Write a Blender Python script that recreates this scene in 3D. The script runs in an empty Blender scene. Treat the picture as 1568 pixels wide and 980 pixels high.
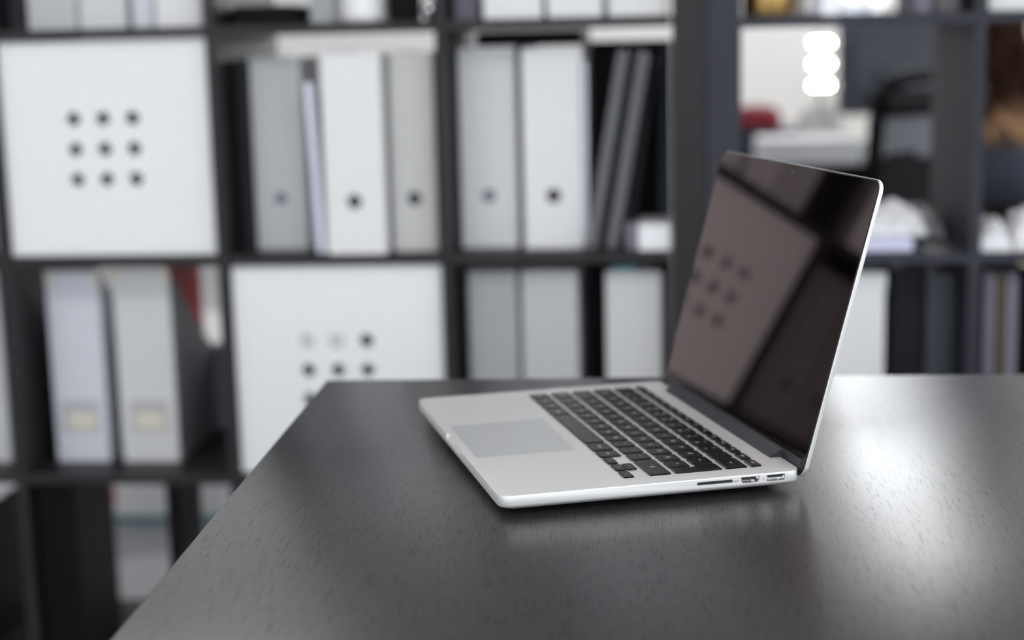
import bpy, bmesh, math, random
from mathutils import Vector, Matrix
random.seed(7)
sc = bpy.context.scene
COL = sc.collection
PI = math.pi

# ------------------------------------------------------------------ camera
DESK = 0.770                      # desk top height (m); the laptop deck is 14 mm above
cam_d = bpy.data.cameras.new('camera')
cam = bpy.data.objects.new('camera', cam_d); COL.objects.link(cam)
cam_d.sensor_width = 36; cam_d.lens = 56.98
cam_d.clip_start = 0.02; cam_d.clip_end = 60
yaw, pitch, roll = math.radians(5.90), math.radians(-10.106), math.radians(-1.354)
fwd = Vector((-math.sin(yaw)*math.cos(pitch), math.cos(yaw)*math.cos(pitch), math.sin(pitch)))
rgt = fwd.cross(Vector((0, 0, 1))).normalized(); up = rgt.cross(fwd)
r2 = math.cos(roll)*rgt + math.sin(roll)*up; u2 = -math.sin(roll)*rgt + math.cos(roll)*up
M = Matrix((r2, u2, -fwd)).transposed().to_4x4(); M.translation = (0.2227, -1.3468, 1.0937)
cam.matrix_world = M
cam_d.dof.use_dof = True
cam_d.dof.focus_distance = 1.12
cam_d.dof.aperture_fstop = 3.35
sc.camera = cam

# ------------------------------------------------------------------ world, exposure, lights
sc.view_settings.view_transform = 'Standard'
sc.view_settings.look = 'None'
sc.view_settings.exposure = 0.0
sc.view_settings.gamma = 1.0
w = bpy.data.worlds.new('world'); sc.world = w; w.use_nodes = True
w.node_tree.nodes['Background'].inputs[0].default_value = (0.80, 0.88, 1.0, 1)
w.node_tree.nodes['Background'].inputs[1].default_value = 1.2

def area(name, loc, rot, sx, sy, power, color=(1, 1, 1)):
    l = bpy.data.lights.new(name, 'AREA'); l.shape = 'RECTANGLE'; l.size = sx; l.size_y = sy
    l.energy = power; l.color = color
    o = bpy.data.objects.new(name, l); COL.objects.link(o); o.location = loc; o.rotation_euler = rot
    return o
DAY = (0.93, 0.96, 1.0)
RX0, RX1, RY0, RY1, RZ = -4.2, 4.2, -4.6, 6.6, 3.0
# daylight just outside each window
for i in range(3):      # windows in the wall behind the camera (facing +y)
    area('daylight_front', (-2.6+2.6*i, RY0-0.08, 1.75), (PI/2, 0, 0), 2.0, 1.6, 52, DAY)
for i in range(3):      # windows in the right wall (facing -x)
    area('daylight_right', (RX1+0.08, -2.9+2.7*i, 1.75), (0, PI/2, 0), 1.6, 2.0, 50, DAY)
BACKWIN = [(0.80, 1.24, 1.10, 2.85), (2.15, 3.1, 1.10, 2.85)]
for (x0, x1, z0, z1) in BACKWIN:   # windows in the far wall (facing -y)
    area('daylight_back', ((x0+x1)/2, RY1+0.08, (z0+z1)/2), (-PI/2, 0, 0), x1-x0, z1-z0, 44*(x1-x0)*(z1-z0), DAY)
for (x, y) in ((-2.2, 3.6), (1.05, 5.5), (-2.2, -1.6), (1.8, -1.6)):  # the rear one is unseen, placed to brighten the desk sheen
    area('ceiling_lamp_light', (x, y, RZ-0.075), (0, 0, PI/2 if y > 5 else 0), 1.1, 0.28, 30, (1.0, 0.96, 0.9))

# ------------------------------------------------------------------ helpers
def tag(o, label=None, cat=None, group=None, kind=None):
    if label: o['label'] = label
    if cat: o['category'] = cat
    if group: o['group'] = group
    if kind: o['kind'] = kind
    return o
def empty(name, loc=(0, 0, 0), rz=0.0, label=None, cat=None, group=None):
    o = bpy.data.objects.new(name, None); COL.objects.link(o)
    o.location = loc; o.rotation_euler = (0, 0, rz); o.empty_display_size = 0.02
    return tag(o, label, cat, group)
def obj(name, bm, mat, parent=None, smooth=False, angle=35):
    bmesh.ops.recalc_face_normals(bm, faces=bm.faces[:])
    me = bpy.data.meshes.new(name); bm.to_mesh(me); bm.free()
    if mat: me.materials.append(mat)
    if smooth:
        me.polygons.foreach_set('use_smooth', [True]*len(me.polygons))
        me.set_sharp_from_angle(angle=math.radians(angle))
    o = bpy.data.objects.new(name, me); COL.objects.link(o)
    if parent: o.parent = parent
    return o
def box(bm, x0, x1, y0, y1, z0, z1, bev=0, seg=2, M=None):
    vs = [bm.verts.new((x, y, z)) for x in (x0, x1) for y in (y0, y1) for z in (z0, z1)]
    F = [(0, 1, 3, 2), (4, 6, 7, 5), (0, 4, 5, 1), (2, 3, 7, 6), (0, 2, 6, 4), (1, 5, 7, 3)]
    fs = [bm.faces.new([vs[i] for i in f]) for f in F]
    nv = set(vs)
    if bev:
        es = list({e for f in fs for e in f.edges})
        r = bmesh.ops.bevel(bm, geom=es, offset=bev, segments=seg, affect='EDGES', profile=0.5)
        nv = {v for v in bm.verts if v.is_valid and (v in nv or v in set(r['verts']))}
    if M is not None:
        bmesh.ops.transform(bm, matrix=M, verts=[v for v in nv if v.is_valid])
    return bm
def B(x0, x1, y0, y1, z0, z1, bev=0, seg=2, M=None):
    return box(bmesh.new(), x0, x1, y0, y1, z0, z1, bev, seg, M)
def rings(bm, loops, cap0=True, cap1=True):
    R = [[bm.verts.new(p) for p in l] for l in loops]
    n = len(R[0])
    for a, b in zip(R[:-1], R[1:]):
        for i in range(n):
            bm.faces.new((a[i], a[(i+1) % n], b[(i+1) % n], b[i]))
    if cap0: bm.faces.new(R[0][::-1])
    if cap1: bm.faces.new(R[-1])
    return bm
def rrect(x0, x1, y0, y1, r, n=5):
    pts = []
    for cx, cy, a0 in ((x1-r, y1-r, 0), (x0+r, y1-r, 90), (x0+r, y0+r, 180), (x1-r, y0+r, 270)):
        for k in range(n+1):
            a = math.radians(a0+90*k/n); pts.append((cx+r*math.cos(a), cy+r*math.sin(a)))
    return pts
def lathe(bm, prof, seg=32, M=None):
    loops = [[Vector((r*math.cos(2*PI*k/seg), r*math.sin(2*PI*k/seg), z)) for k in range(seg)] for r, z in prof]
    if M is not None: loops = [[M @ p for p in l] for l in loops]
    return rings(bm, loops)
def tube(bm, pts, rad, seg=10):
    pts = [Vector(p) for p in pts]; loops = []
    rads = rad if isinstance(rad, (list, tuple)) else [rad]*len(pts)
    for i, p in enumerate(pts):
        d = (pts[min(i+1, len(pts)-1)]-pts[max(i-1, 0)]).normalized()
        a = d.cross(Vector((0, 0, 1)))
        if a.length < 0.05: a = d.cross(Vector((0, 1, 0)))
        a.normalize(); b = d.cross(a)
        loops.append([p+rads[i]*(math.cos(2*PI*k/seg)*a+math.sin(2*PI*k/seg)*b) for k in range(seg)])
    return rings(bm, loops)
AX = {'x': Matrix.Rotation(PI/2, 4, 'Y'), 'y': Matrix.Rotation(-PI/2, 4, 'X'), 'z': Matrix.Identity(4)}
def disc(bm, c, r, h, axis='y', seg=24):
    return lathe(bm, [(r, 0), (r, h)], seg, Matrix.Translation(c) @ AX[axis])
def cut(o, cutters):
    for c in cutters:
        me = bpy.data.meshes.new('cut'); bmesh.ops.recalc_face_normals(c, faces=c.faces[:]); c.to_mesh(me); c.free()
        co = bpy.data.objects.new('cut', me); COL.objects.link(co); co.matrix_world = o.matrix_world
        m = o.modifiers.new('b', 'BOOLEAN'); m.object = co; m.operation = 'DIFFERENCE'; m.solver = 'EXACT'
        bpy.context.view_layer.update()
        dg = bpy.context.evaluated_depsgraph_get()
        new = bpy.data.meshes.new_from_object(o.evaluated_get(dg))
        o.modifiers.remove(m); old = o.data; o.data = new; new.name = old.name
        bpy.data.objects.remove(co); bpy.data.meshes.remove(me)
def dup(root, loc=None, label=None, group=None, rz=None):
    r = root.copy(); COL.objects.link(r)
    if loc: r.location = loc
    if rz is not None: r.rotation_euler[2] = rz
    if label: r['label'] = label
    if group: r['group'] = group
    for ch in list(root.children):
        c = ch.copy(); COL.objects.link(c); c.parent = r
        for g in ch.children:
            d = g.copy(); COL.objects.link(d); d.parent = c
    return r

# ------------------------------------------------------------------ materials
def mat(name, color, rough=0.5, metal=0.0, spec=0.5, coat=0.0, noise=0.0, nscale=40, bump=0.0, bscale=200, emit=None, es=0, tint=None, trans=0.0, aniso=None):
    m = bpy.data.materials.new(name); m.use_nodes = True; nt = m.node_tree
    p = nt.nodes['Principled BSDF']
    p.inputs['Base Color'].default_value = (*color, 1)
    p.inputs['Roughness'].default_value = rough; p.inputs['Metallic'].default_value = metal
    p.inputs['Specular IOR Level'].default_value = spec
    p.inputs['Coat Weight'].default_value = coat
    p.inputs['Transmission Weight'].default_value = trans
    if tint: p.inputs['Specular Tint'].default_value = (*tint, 1)
    if emit:
        p.inputs['Emission Color'].default_value = (*emit, 1); p.inputs['Emission Strength'].default_value = es
    if noise or bump:
        tc = nt.nodes.new('ShaderNodeTexCoord')
    if noise:
        n = nt.nodes.new('ShaderNodeTexNoise'); n.inputs['Scale'].default_value = nscale; n.inputs['Detail'].default_value = 4
        nt.links.new(tc.outputs['Object'], n.inputs['Vector'])
        mx = nt.nodes.new('ShaderNodeMix'); mx.data_type = 'RGBA'
        mx.inputs[6].default_value = (*[c*(1-noise) for c in color], 1); mx.inputs[7].default_value = (*[min(1, c*(1+noise)) for c in color], 1)
        nt.links.new(n.outputs['Fac'], mx.inputs[0]); nt.links.new(mx.outputs[2], p.inputs['Base Color'])
    if bump:
        n2 = nt.nodes.new('ShaderNodeTexNoise'); n2.inputs['Scale'].default_value = bscale; n2.inputs['Detail'].default_value = 3
        nt.links.new(tc.outputs['Object'], n2.inputs['Vector'])
        b = nt.nodes.new('ShaderNodeBump'); b.inputs['Strength'].default_value = bump; b.inputs['Distance'].default_value = 0.001
        nt.links.new(n2.outputs['Fac'], b.inputs['Height']); nt.links.new(b.outputs['Normal'], p.inputs['Normal'])
    return m
def wood_mat(name, color, rough, pit=0.5, spec=0.5):
    """black-stained open-pore oak: fine pores running along local y"""
    m = mat(name, color, rough, spec=spec); nt = m.node_tree; p = nt.nodes['Principled BSDF']
    tc = nt.nodes.new('ShaderNodeTexCoord'); mp = nt.nodes.new('ShaderNodeMapping')
    mp.inputs['Scale'].default_value = (1, 0.05, 1); nt.links.new(tc.outputs['Object'], mp.inputs['Vector'])
    n = nt.nodes.new('ShaderNodeTexNoise'); n.inputs['Scale'].default_value = 1250; n.inputs['Detail'].default_value = 1.5
    nt.links.new(mp.outputs[0], n.inputs['Vector'])
    r = nt.nodes.new('ShaderNodeValToRGB'); r.color_ramp.elements[0].position = 0.33; r.color_ramp.elements[1].position = 0.42
    nt.links.new(n.outputs['Fac'], r.inputs[0])
    # broad variation in how open the pores are (growth rings)
    mp2 = nt.nodes.new('ShaderNodeMapping'); mp2.inputs['Scale'].default_value = (1, 0.08, 1)
    nt.links.new(tc.outputs['Object'], mp2.inputs['Vector'])
    n2 = nt.nodes.new('ShaderNodeTexNoise'); n2.inputs['Scale'].default_value = 38; n2.inputs['Detail'].default_value = 3
    nt.links.new(mp2.outputs[0], n2.inputs['Vector'])
    r3 = nt.nodes.new('ShaderNodeMapRange'); r3.inputs[1].default_value = 0.35; r3.inputs[2].default_value = 0.62; r3.inputs[3].default_value = 0.5; r3.inputs[4].default_value = 0.85
    nt.links.new(n2.outputs['Fac'], r3.inputs[0])
    st = nt.nodes.new('ShaderNodeMath'); st.operation = 'MULTIPLY'; st.inputs[1].default_value = pit
    nt.links.new(r3.outputs[0], st.inputs[0])
    b = nt.nodes.new('ShaderNodeBump'); b.inputs['Distance'].default_value = 0.00035
    nt.links.new(st.outputs[0], b.inputs['Strength']); nt.links.new(r.outputs[0], b.inputs['Height'])
    nt.links.new(b.outputs['Normal'], p.inputs['Normal'])
    mx = nt.nodes.new('ShaderNodeMix'); mx.data_type = 'RGBA'
    mx.inputs[6].default_value = (*[c*0.35 for c in color], 1); mx.inputs[7].default_value = (*color, 1)
    nt.links.new(r.outputs[0], mx.inputs[0]); nt.links.new(mx.outputs[2], p.inputs['Base Color'])
    sp_ = nt.nodes.new('ShaderNodeMapRange'); sp_.inputs[3].default_value = spec*0.4; sp_.inputs[4].default_value = spec
    nt.links.new(r.outputs[0], sp_.inputs[0]); nt.links.new(sp_.outputs[0], p.inputs['Specular IOR Level'])
    rr = nt.nodes.new('ShaderNodeMapRange'); rr.inputs[3].default_value = rough-0.02; rr.inputs[4].default_value = rough+0.03
    nt.links.new(n2.outputs['Fac'], rr.inputs[0]); nt.links.new(rr.outputs[0], p.inputs['Roughness'])
    return m
MT = {}
MT['desk'] = wood_mat('desk_black_oak', (0.019, 0.019, 0.0205), 0.29, 0.05)
MT['shelf'] = mat('shelf_black_brown', (0.0165, 0.0158, 0.0172), 0.45, spec=0.25, noise=0.15, nscale=18, bump=0.05)
MT['shelf_lit'] = mat('shelf_black_brown_lit', (0.034, 0.035, 0.045), 0.55, spec=0.2, noise=0.10, nscale=18, bump=0.05)  # paler copy of the black-brown shelf colour, with the side light put into it
MT['panel'] = mat('white_lacquer', (0.725, 0.73, 0.73), 0.45)
MT['alu'] = mat('bead_blasted_aluminium', (0.77, 0.768, 0.758), 0.52, metal=0.66, noise=0.015, nscale=2500, bump=0.02, bscale=4000)
MT['alu_pad'] = mat('trackpad_glass', (0.64, 0.65, 0.655), 0.42, metal=0.6)
MT['alu_port'] = mat('port_steel', (0.75, 0.75, 0.76), 0.25, metal=1)
MT['key'] = mat('key_black', (0.005, 0.005, 0.006), 0.24, spec=0.24, bump=0.03, bscale=3000)
MT['legend'] = mat('key_legend_grey', (0.62, 0.63, 0.63), 0.5)
MT['glass'] = mat('screen_black_glass', (0.0025, 0.002, 0.002), 0.015, spec=0.62, tint=(1.0, 0.87, 0.86))
def glass_mat():
    m = bpy.data.materials.new('screen_black_glass'); m.use_nodes = True; nt = m.node_tree; nt.nodes.clear()
    o = nt.nodes.new('ShaderNodeOutputMaterial'); mx = nt.nodes.new('ShaderNodeMixShader'); d = nt.nodes.new('ShaderNodeBsdfDiffuse')
    g = nt.nodes.new('ShaderNodeBsdfGlossy'); f = nt.nodes.new('ShaderNodeFresnel'); f.inputs['IOR'].default_value = 1.52
    d.inputs['Color'].default_value = (0.0015, 0.001, 0.0012, 1); g.inputs['Color'].default_value = (1.0, 0.79, 0.77, 1); g.inputs['Roughness'].default_value = 0.012
    nt.links.new(f.outputs[0], mx.inputs[0]); nt.links.new(d.outputs[0], mx.inputs[1]); nt.links.new(g.outputs[0], mx.inputs[2]); nt.links.new(mx.outputs[0], o.inputs[0])
    return m
MT['glass'] = glass_mat()
MT['lens'] = mat('camera_lens_dark', (0.004, 0.004, 0.006), 0.1)
MT['rubber'] = mat('black_rubber', (0.010, 0.010, 0.010), 0.6)
MT['hinge'] = mat('hinge_charcoal', (0.030, 0.032, 0.037), 0.45, spec=0.35)
MT['dark'] = mat('port_dark', (0.01, 0.01, 0.012), 0.4)
MT['wall'] = mat('wall_white_paint', (0.80, 0.80, 0.80), 0.8, noise=0.02, nscale=6, bump=0.04)
MT['ceil'] = mat('ceiling_white', (0.82, 0.82, 0.82), 0.85, bump=0.04)
MT['floor'] = mat('floor_grey_vinyl', (0.33, 0.33, 0.35), 0.35, noise=0.06, nscale=12)
MT['frame'] = mat('window_frame_white', (0.78, 0.78, 0.78), 0.4)
MT['lamp'] = mat('lamp_diffuser', (0.9, 0.9, 0.9), 0.5, emit=(1, 0.97, 0.92), es=2.5)
MT['bulb'] = mat('bulb_glow', (1, 1, 1), 0.3, emit=(1, 0.99, 0.97), es=28)
MT['black'] = mat('black_plastic', (0.004, 0.004, 0.005), 0.5, spec=0.08)
MT['blackcard'] = mat('black_card', (0.012, 0.012, 0.015), 0.6, spec=0.25, bump=0.05)
MT['steel'] = mat('chrome', (0.8, 0.8, 0.82), 0.12, metal=1)
MT['paper'] = mat('paper_white', (0.76, 0.76, 0.78), 0.7)
MT['lilac'] = mat('paper_lilac', (0.60, 0.62, 0.78), 0.65)
MT['cream'] = mat('label_cream', (0.60, 0.57, 0.48), 0.6)
MT['red'] = mat('red_card', (0.80, 0.045, 0.075), 0.45)
MT['dark_red'] = mat('dark_red_fabric', (0.22, 0.012, 0.025), 0.7)
MT['brass'] = mat('brass', (0.86, 0.56, 0.20), 0.28, metal=1)
MT['glassjar'] = mat('grey_glazed', (0.40, 0.40, 0.42), 0.2)
MT['ceramic'] = mat('white_glaze', (0.80, 0.80, 0.80), 0.12)
MT['navy'] = mat('navy_fabric', (0.022, 0.030, 0.055), 0.7)
MT['slate'] = mat('slate_plastic', (0.045, 0.052, 0.068), 0.45)
MT['mesh'] = mat('chair_mesh_grey', (0.16, 0.165, 0.18), 0.8, bump=0.2)
MT['teal'] = mat('teal_paper', (0.12, 0.34, 0.36), 0.6)
MT['brown'] = mat('brown_card', (0.10, 0.075, 0.045), 0.6)
MT['grey_card'] = mat('grey_card', (0.105, 0.107, 0.112), 0.6)
MT['lilac_card'] = mat('lilac_grey_card', (0.16, 0.155, 0.20), 0.6)
MT['skin'] = mat('skin', (0.62, 0.36, 0.26), 0.5)
MT['jacket'] = mat('jacket_blue_grey', (0.040, 0.046, 0.066), 0.6, noise=0.2, nscale=30, bump=0.3, bscale=400)
MT['trousers'] = mat('trousers_black', (0.015, 0.015, 0.018), 0.8)
def translucent(name, c):
    m = bpy.data.materials.new(name); m.use_nodes = True; nt = m.node_tree; p = nt.nodes['Principled BSDF']
    p.inputs['Base Color'].default_value = (*c, 1); p.inputs['Roughness'].default_value = 0.4
    t = nt.nodes.new('ShaderNodeBsdfTranslucent'); t.inputs['Color'].default_value = (*c, 1)
    mx = nt.nodes.new('ShaderNodeMixShader'); mx.inputs[0].default_value = 0.6; o = nt.nodes['Material Output']
    nt.links.new(p.outputs[0], mx.inputs[1]); nt.links.new(t.outputs[0], mx.inputs[2]); nt.links.new(mx.outputs[0], o.inputs[0]); return m
MT['red_film'] = translucent('red_translucent_plastic', (0.95, 0.10, 0.13))
MT['pale_lilac'] = mat('paper_pale_lilac', (0.74, 0.76, 0.86), 0.65)
MT['birch'] = mat('desk_white_laminate', (0.62, 0.62, 0.62), 0.4)
MT['yellow'] = mat('yellow_card', (0.78, 0.68, 0.42), 0.6)
def binder_mat(name, c):
    return mat(name, c, 0.5, noise=0.03, nscale=60, bump=0.06, bscale=900)
BIND = {k: binder_mat('binder_'+k, c) for k, c in dict(
    white=(0.69, 0.69, 0.69), grey=(0.44, 0.445, 0.45), pale=(0.56, 0.565, 0.57), cool=(0.56, 0.58, 0.63),
    mid=(0.33, 0.335, 0.34), warm=(0.50, 0.50, 0.49), side=(0.30, 0.30, 0.32), shaded_grey=(0.20, 0.19, 0.19)).items()}
# hair: dark brown roots to light copper tips
m = mat('hair_ombre', (0.03, 0.015, 0.01), 0.55, spec=0.1); nt = m.node_tree; p = nt.nodes['Principled BSDF']
tc = nt.nodes.new('ShaderNodeTexCoord'); sp = nt.nodes.new('ShaderNodeSeparateXYZ'); nt.links.new(tc.outputs['Object'], sp.inputs[0])
nz = nt.nodes.new('ShaderNodeTexNoise'); nz.inputs['Scale'].default_value = 14; nt.links.new(tc.outputs['Object'], nz.inputs['Vector'])
ad = nt.nodes.new('ShaderNodeMath'); ad.operation = 'MULTIPLY_ADD'; ad.inputs[1].default_value = 0.22; nt.links.new(nz.outputs['Fac'], ad.inputs[0]); nt.links.new(sp.outputs['Z'], ad.inputs[2])
rp = nt.nodes.new('ShaderNodeValToRGB'); e = rp.color_ramp.elements
e[0].position = 0.93; e[0].color = (0.40, 0.24, 0.13, 1); e[1].position = 1.10; e[1].color = (0.024, 0.009, 0.004, 1)
nt.links.new(ad.outputs[0], rp.inputs[0]); nt.links.new(rp.outputs[0], p.inputs['Base Color']); MT['hair'] = m
# window pane: mostly clear with a weak reflection
m = bpy.data.materials.new('window_glass'); m.use_nodes = True; nt = m.node_tree; nt.nodes.clear()
o_ = nt.nodes.new('ShaderNodeOutputMaterial'); mx = nt.nodes.new('ShaderNodeMixShader'); tr = nt.nodes.new('ShaderNodeBsdfTransparent'); gl = nt.nodes.new('ShaderNodeBsdfGlossy')
gl.inputs['Roughness'].default_value = 0.02; mx.inputs[0].default_value = 0.08
nt.links.new(tr.outputs[0], mx.inputs[1]); nt.links.new(gl.outputs[0], mx.inputs[2]); nt.links.new(mx.outputs[0], o_.inputs[0]); MT['pane'] = m

# ------------------------------------------------------------------ room shell
def struct(name, bm, m, parent=None):
    o = obj(name, bm, m, parent)
    if parent is None: o['kind'] = 'structure'
    return o
T = 0.15
struct('floor', B(RX0-T, RX1+T, RY0-T, RY1+T, -0.12, 0), MT['floor'])
struct('ceiling', B(RX0-T, RX1+T, RY0-T, RY1+T, RZ, RZ+0.12), MT['ceil'])
struct('wall_left', B(RX0-T, RX0, RY0-T, RY1+T, 0, RZ), MT['wall'])
def wall_openings(name, axis, pos0, pos1, a0, a1, ops):
    """a wall built in strips around its openings; ops sorted (u0,u1,z0,z1)"""
    bm = bmesh.new()
    def q(u0, u1, z0, z1):
        if u1-u0 < 1e-4 or z1-z0 < 1e-4: return
        if axis == 'y': box(bm, u0, u1, pos0, pos1, z0, z1)
        else: box(bm, pos0, pos1, u0, u1, z0, z1)
    u = a0
    for (u0, u1, z0, z1) in ops:
        q(u, u0, 0, RZ); q(u0, u1, 0, z0); q(u0, u1, z1, RZ); u = u1
    q(u, a1, 0, RZ)
    return struct(name, bm, MT['wall'])
FRONTWIN = [(-3.6+2.6*i, -1.6+2.6*i, 0.95, 2.55) for i in range(3)]
RIGHTWIN = [(-3.9+2.7*i, -1.9+2.7*i, 0.95, 2.55) for i in range(3)]
wall_openings('wall_front', 'y', RY0-T, RY0, RX0, RX1, FRONTWIN)
wall_openings('wall_right', 'x', RX1, RX1+T, RY0-T, RY1+T, RIGHTWIN)
wall_openings('wall_back', 'y', RY1, RY1+T, RX0, RX1, BACKWIN)
wn = 0
def window(axis, pos, u0, u1, z0, z1):
    global wn
    wn += 1
    r = empty('window_%d' % wn); r['kind'] = 'structure'
    f = 0.05; bm = bmesh.new()
    def q(a, b, c, d, t=0.03):
        if axis == 'y': box(bm, a, b, pos-t, pos+t, c, d)
        else: box(bm, pos-t, pos+t, a, b, c, d)
    q(u0, u1, z0, z0+f); q(u0, u1, z1-f, z1); q(u0, u0+f, z0+f, z1-f); q(u1-f, u1, z0+f, z1-f)
    if u1-u0 > 0.8: q((u0+u1)/2-0.02, (u0+u1)/2+0.02, z0+f, z1-f, 0.02)
    obj('window_frame', bm, MT['frame'], r)
    bm = bmesh.new()
    if axis == 'y': box(bm, u0+f, u1-f, pos-0.003, pos+0.003, z0+f, z1-f)
    else: box(bm, pos-0.003, pos+0.003, u0+f, u1-f, z0+f, z1-f)
    obj('pane', bm, MT['pane'], r)
for a in BACKWIN: window('y', RY1+0.035, *a)
for a in FRONTWIN: window('y', RY0-0.035, *a)
for a in RIGHTWIN: window('x', RX1+0.035, *a)
struct('baseboard_back', B(RX0, RX1, RY1-0.015, RY1, 0, 0.08), MT['frame'])
struct('baseboard_left', B(RX0, RX0+0.015, RY0, RY1-0.015, 0, 0.08), MT['frame'])
for i, (x, y) in enumerate(((-2.2, 3.6), (1.05, 5.5), (-2.2, -1.6), (1.8, -1.6))):
    t = empty('ceiling_light', (x, y, RZ-0.06), PI/2 if y > 5 else 0, ('rectangular white ceiling light over the left rear of the room', 'rectangular white ceiling light at the rear, added for the desk sheen', 'rectangular white ceiling light over the left front of the room', 'rectangular white ceiling light above the black desk side')[i], 'ceiling light')
    bm = B(-0.6, 0.6, -0.19, 0.19, 0.01, 0.06); obj('housing', bm, MT['frame'], t)
    obj('diffuser', B(-0.56, 0.56, -0.15, 0.15, -0.002, 0.0095), MT['lamp'], t)

# ------------------------------------------------------------------ desk
desk = empty('desk', (-0.110, 0.140, 0), math.radians(1.9), 'black oak veneer desk with fine open grain in the foreground', 'desk')
DW, DD = 1.80, 1.20
obj('desk_top', B(0, DW, -DD, 0, DESK-0.034, DESK, 0.0011, 2), MT['desk'], desk, True)
for (x, y) in ((0.03, -DD+0.03), (DW-0.09, -DD+0.03), (0.03, -0.09), (DW-0.09, -0.09)):
    obj('leg', B(x, x+0.06, y, y+0.06, 0, DESK-0.034, 0.002), MT['shelf'], desk)
obj('apron', B(0.09, DW-0.09, -0.075, -0.055, DESK-0.13, DESK-0.034), MT['shelf'], desk)
obj('apron', B(0.09, DW-0.09, -DD+0.055, -DD+0.075, DESK-0.13, DESK-0.034), MT['shelf'], desk)

# ------------------------------------------------------------------ laptop (mm, local frame: X to the typist's right, Y to the back)
S = 0.001
lap = empty('laptop', (0, 0, DESK), math.radians(-70.9), 'open silver laptop with black keys and a dark glossy screen on the black desk', 'laptop')
ZD = 14.0
def mm(bm):
    bmesh.ops.transform(bm, matrix=Matrix.Scale(S, 4) @ Matrix.Translation((0, 0, ZD)), verts=bm.verts[:]); return bm
W_, D_ = 314.0, 219.0
def ringat(ins, z, r=9.5, n=8):
    return [(x, y, z) for x, y in rrect(ins, W_-ins, ins, D_-ins, max(r-ins*0.4, 2), n)]
bm = bmesh.new()
rings(bm, [ringat(0.45, 0), ringat(0.12, -0.13), ringat(0, -0.5), ringat(0, -6.9), ringat(0.35, -7.9), ringat(1.6, -9.0), ringat(4.2, -10.2), ringat(9, -11.4), ringat(17, -12.2)])
body = obj('base', mm(bm), MT['alu'], None, False)
KX0, KY0, U, PY = 19.1, 94.4, 19.23, 19.0
KX1, KY1 = KX0+14.5*U-3.3, KY0+5*PY+8.0
def rprism(x0, x1, y0, y1, r, z0, z1, n=4):
    return rings(bmesh.new(), [[(x, y, z) for x, y in rrect(x0, x1, y0, y1, r, n)] for z in (z0, z1)])
def yprism(y0, y1, z0, z1, r, x0, x1, n=4):
    return rings(bmesh.new(), [[(x, y, z) for y, z in rrect(y0, y1, z0, z1, r, n)] for x in (x0, x1)])
cs = [rprism(KX0-1.8, KX1+1.8, KY0-1.8, KY1+1.8, 2.5, -0.7, 2),
      rprism(104.5, 209.5, 7.1, 83.1, 1.6, -0.35, 2),
      rprism(37.5, 276.5, 210.5, 226, 1.0, -8.5, 2, 2),
      yprism(141, 167.5, -4.7, -2.3, 1.1, 305, 316),
      rings(bmesh.new(), [[(x, y, z) for y, z in ((173.3, -1.3), (187.6, -1.3), (187.6, -3.9), (185.6, -6.1), (175.3, -6.1), (173.3, -3.9))] for x in (305, 316)]),
      yprism(192.8, 206.5, -6.3, -1.3, 0.4, 305, 316, 2)]
# thumb notch in the front edge: a shallow scoop with sloped ends
nb = bmesh.new()
rings(nb, [[(130, -3, 1), (184, -3, 1), (184, 1.5, 1), (183, 2.6, 1), (131, 2.6, 1), (130, 1.5, 1)],
           [(130, -3, -4.2), (184, -3, -4.2), (184, -0.6, -4.2), (183, 0.3, -4.2), (131, 0.3, -4.2), (130, -0.6, -4.2)]])
cs.append(nb)
for c in cs: mm(c)
cut(body, cs)
body.data.polygons.foreach_set('use_smooth', [True]*len(body.data.polygons)); body.data.set_sharp_from_angle(angle=math.radians(30))
body.parent = lap
for x, y in ((24, 24), (290, 24), (24, 195), (290, 195)):
    obj('rubber_foot', mm(lathe(bmesh.new(), [(7.5, -14), (8, -13.7), (8, -11.9)], 20, Matrix.Translation((x, y, 0)))), MT['rubber'], lap, True)
obj('trackpad', mm(rprism(104.85, 209.15, 7.45, 82.75, 1.4, -0.34, -0.06)), MT['alu_pad'], lap)
# ports
def ringtube(bm, prof, x0, x1, inset=0.45):
    cy = sum(p[0] for p in prof)/len(prof); cz = sum(p[1] for p in prof)/len(prof)
    hy = max(abs(p[0]-cy) for p in prof); hz = max(abs(p[1]-cz) for p in prof)
    inner = [(cy+(y-cy)*(1-inset/hy), cz+(z-cz)*(1-inset/hz)) for y, z in prof]
    a = [bm.verts.new((x1, y, z)) for y, z in prof]; b = [bm.verts.new((x1, y, z)) for y, z in inner]; c = [bm.verts.new((x0, y, z)) for y, z in inner]
    n = len(prof)
    for i in range(n):
        j = (i+1) % n
        bm.faces.new((a[i], a[j], b[j], b[i])); bm.faces.new((b[i], b[j], c[j], c[i]))
    bm.faces.new(c)
    return bm
hd = [(173.35, -1.35), (187.55, -1.35), (187.55, -3.85), (185.55, -6.05), (175.35, -6.05), (173.35, -3.85)]
ph = obj('display_port_socket', mm(ringtube(bmesh.new(), hd, 307, 313.7, 0.55)), MT['alu_port'], lap)
obj('tongue', mm(B(309, 313.0, 175.5, 185.4, -3.9, -2.9)), MT['dark'], ph)
pu = obj('usb_socket', mm(ringtube(bmesh.new(), [(192.85, -1.35), (206.45, -1.35), (206.45, -6.25), (192.85, -6.25)], 307, 313.7, 0.45)), MT['alu_port'], lap)
obj('tongue', mm(B(308, 313.2, 194.2, 205.2, -3.7, -1.95)), MT['dark'], pu)
obj('card_slot', mm(B(306, 312.9, 141.6, 166.9, -4.4, -2.6)), MT['dark'], lap)
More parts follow.
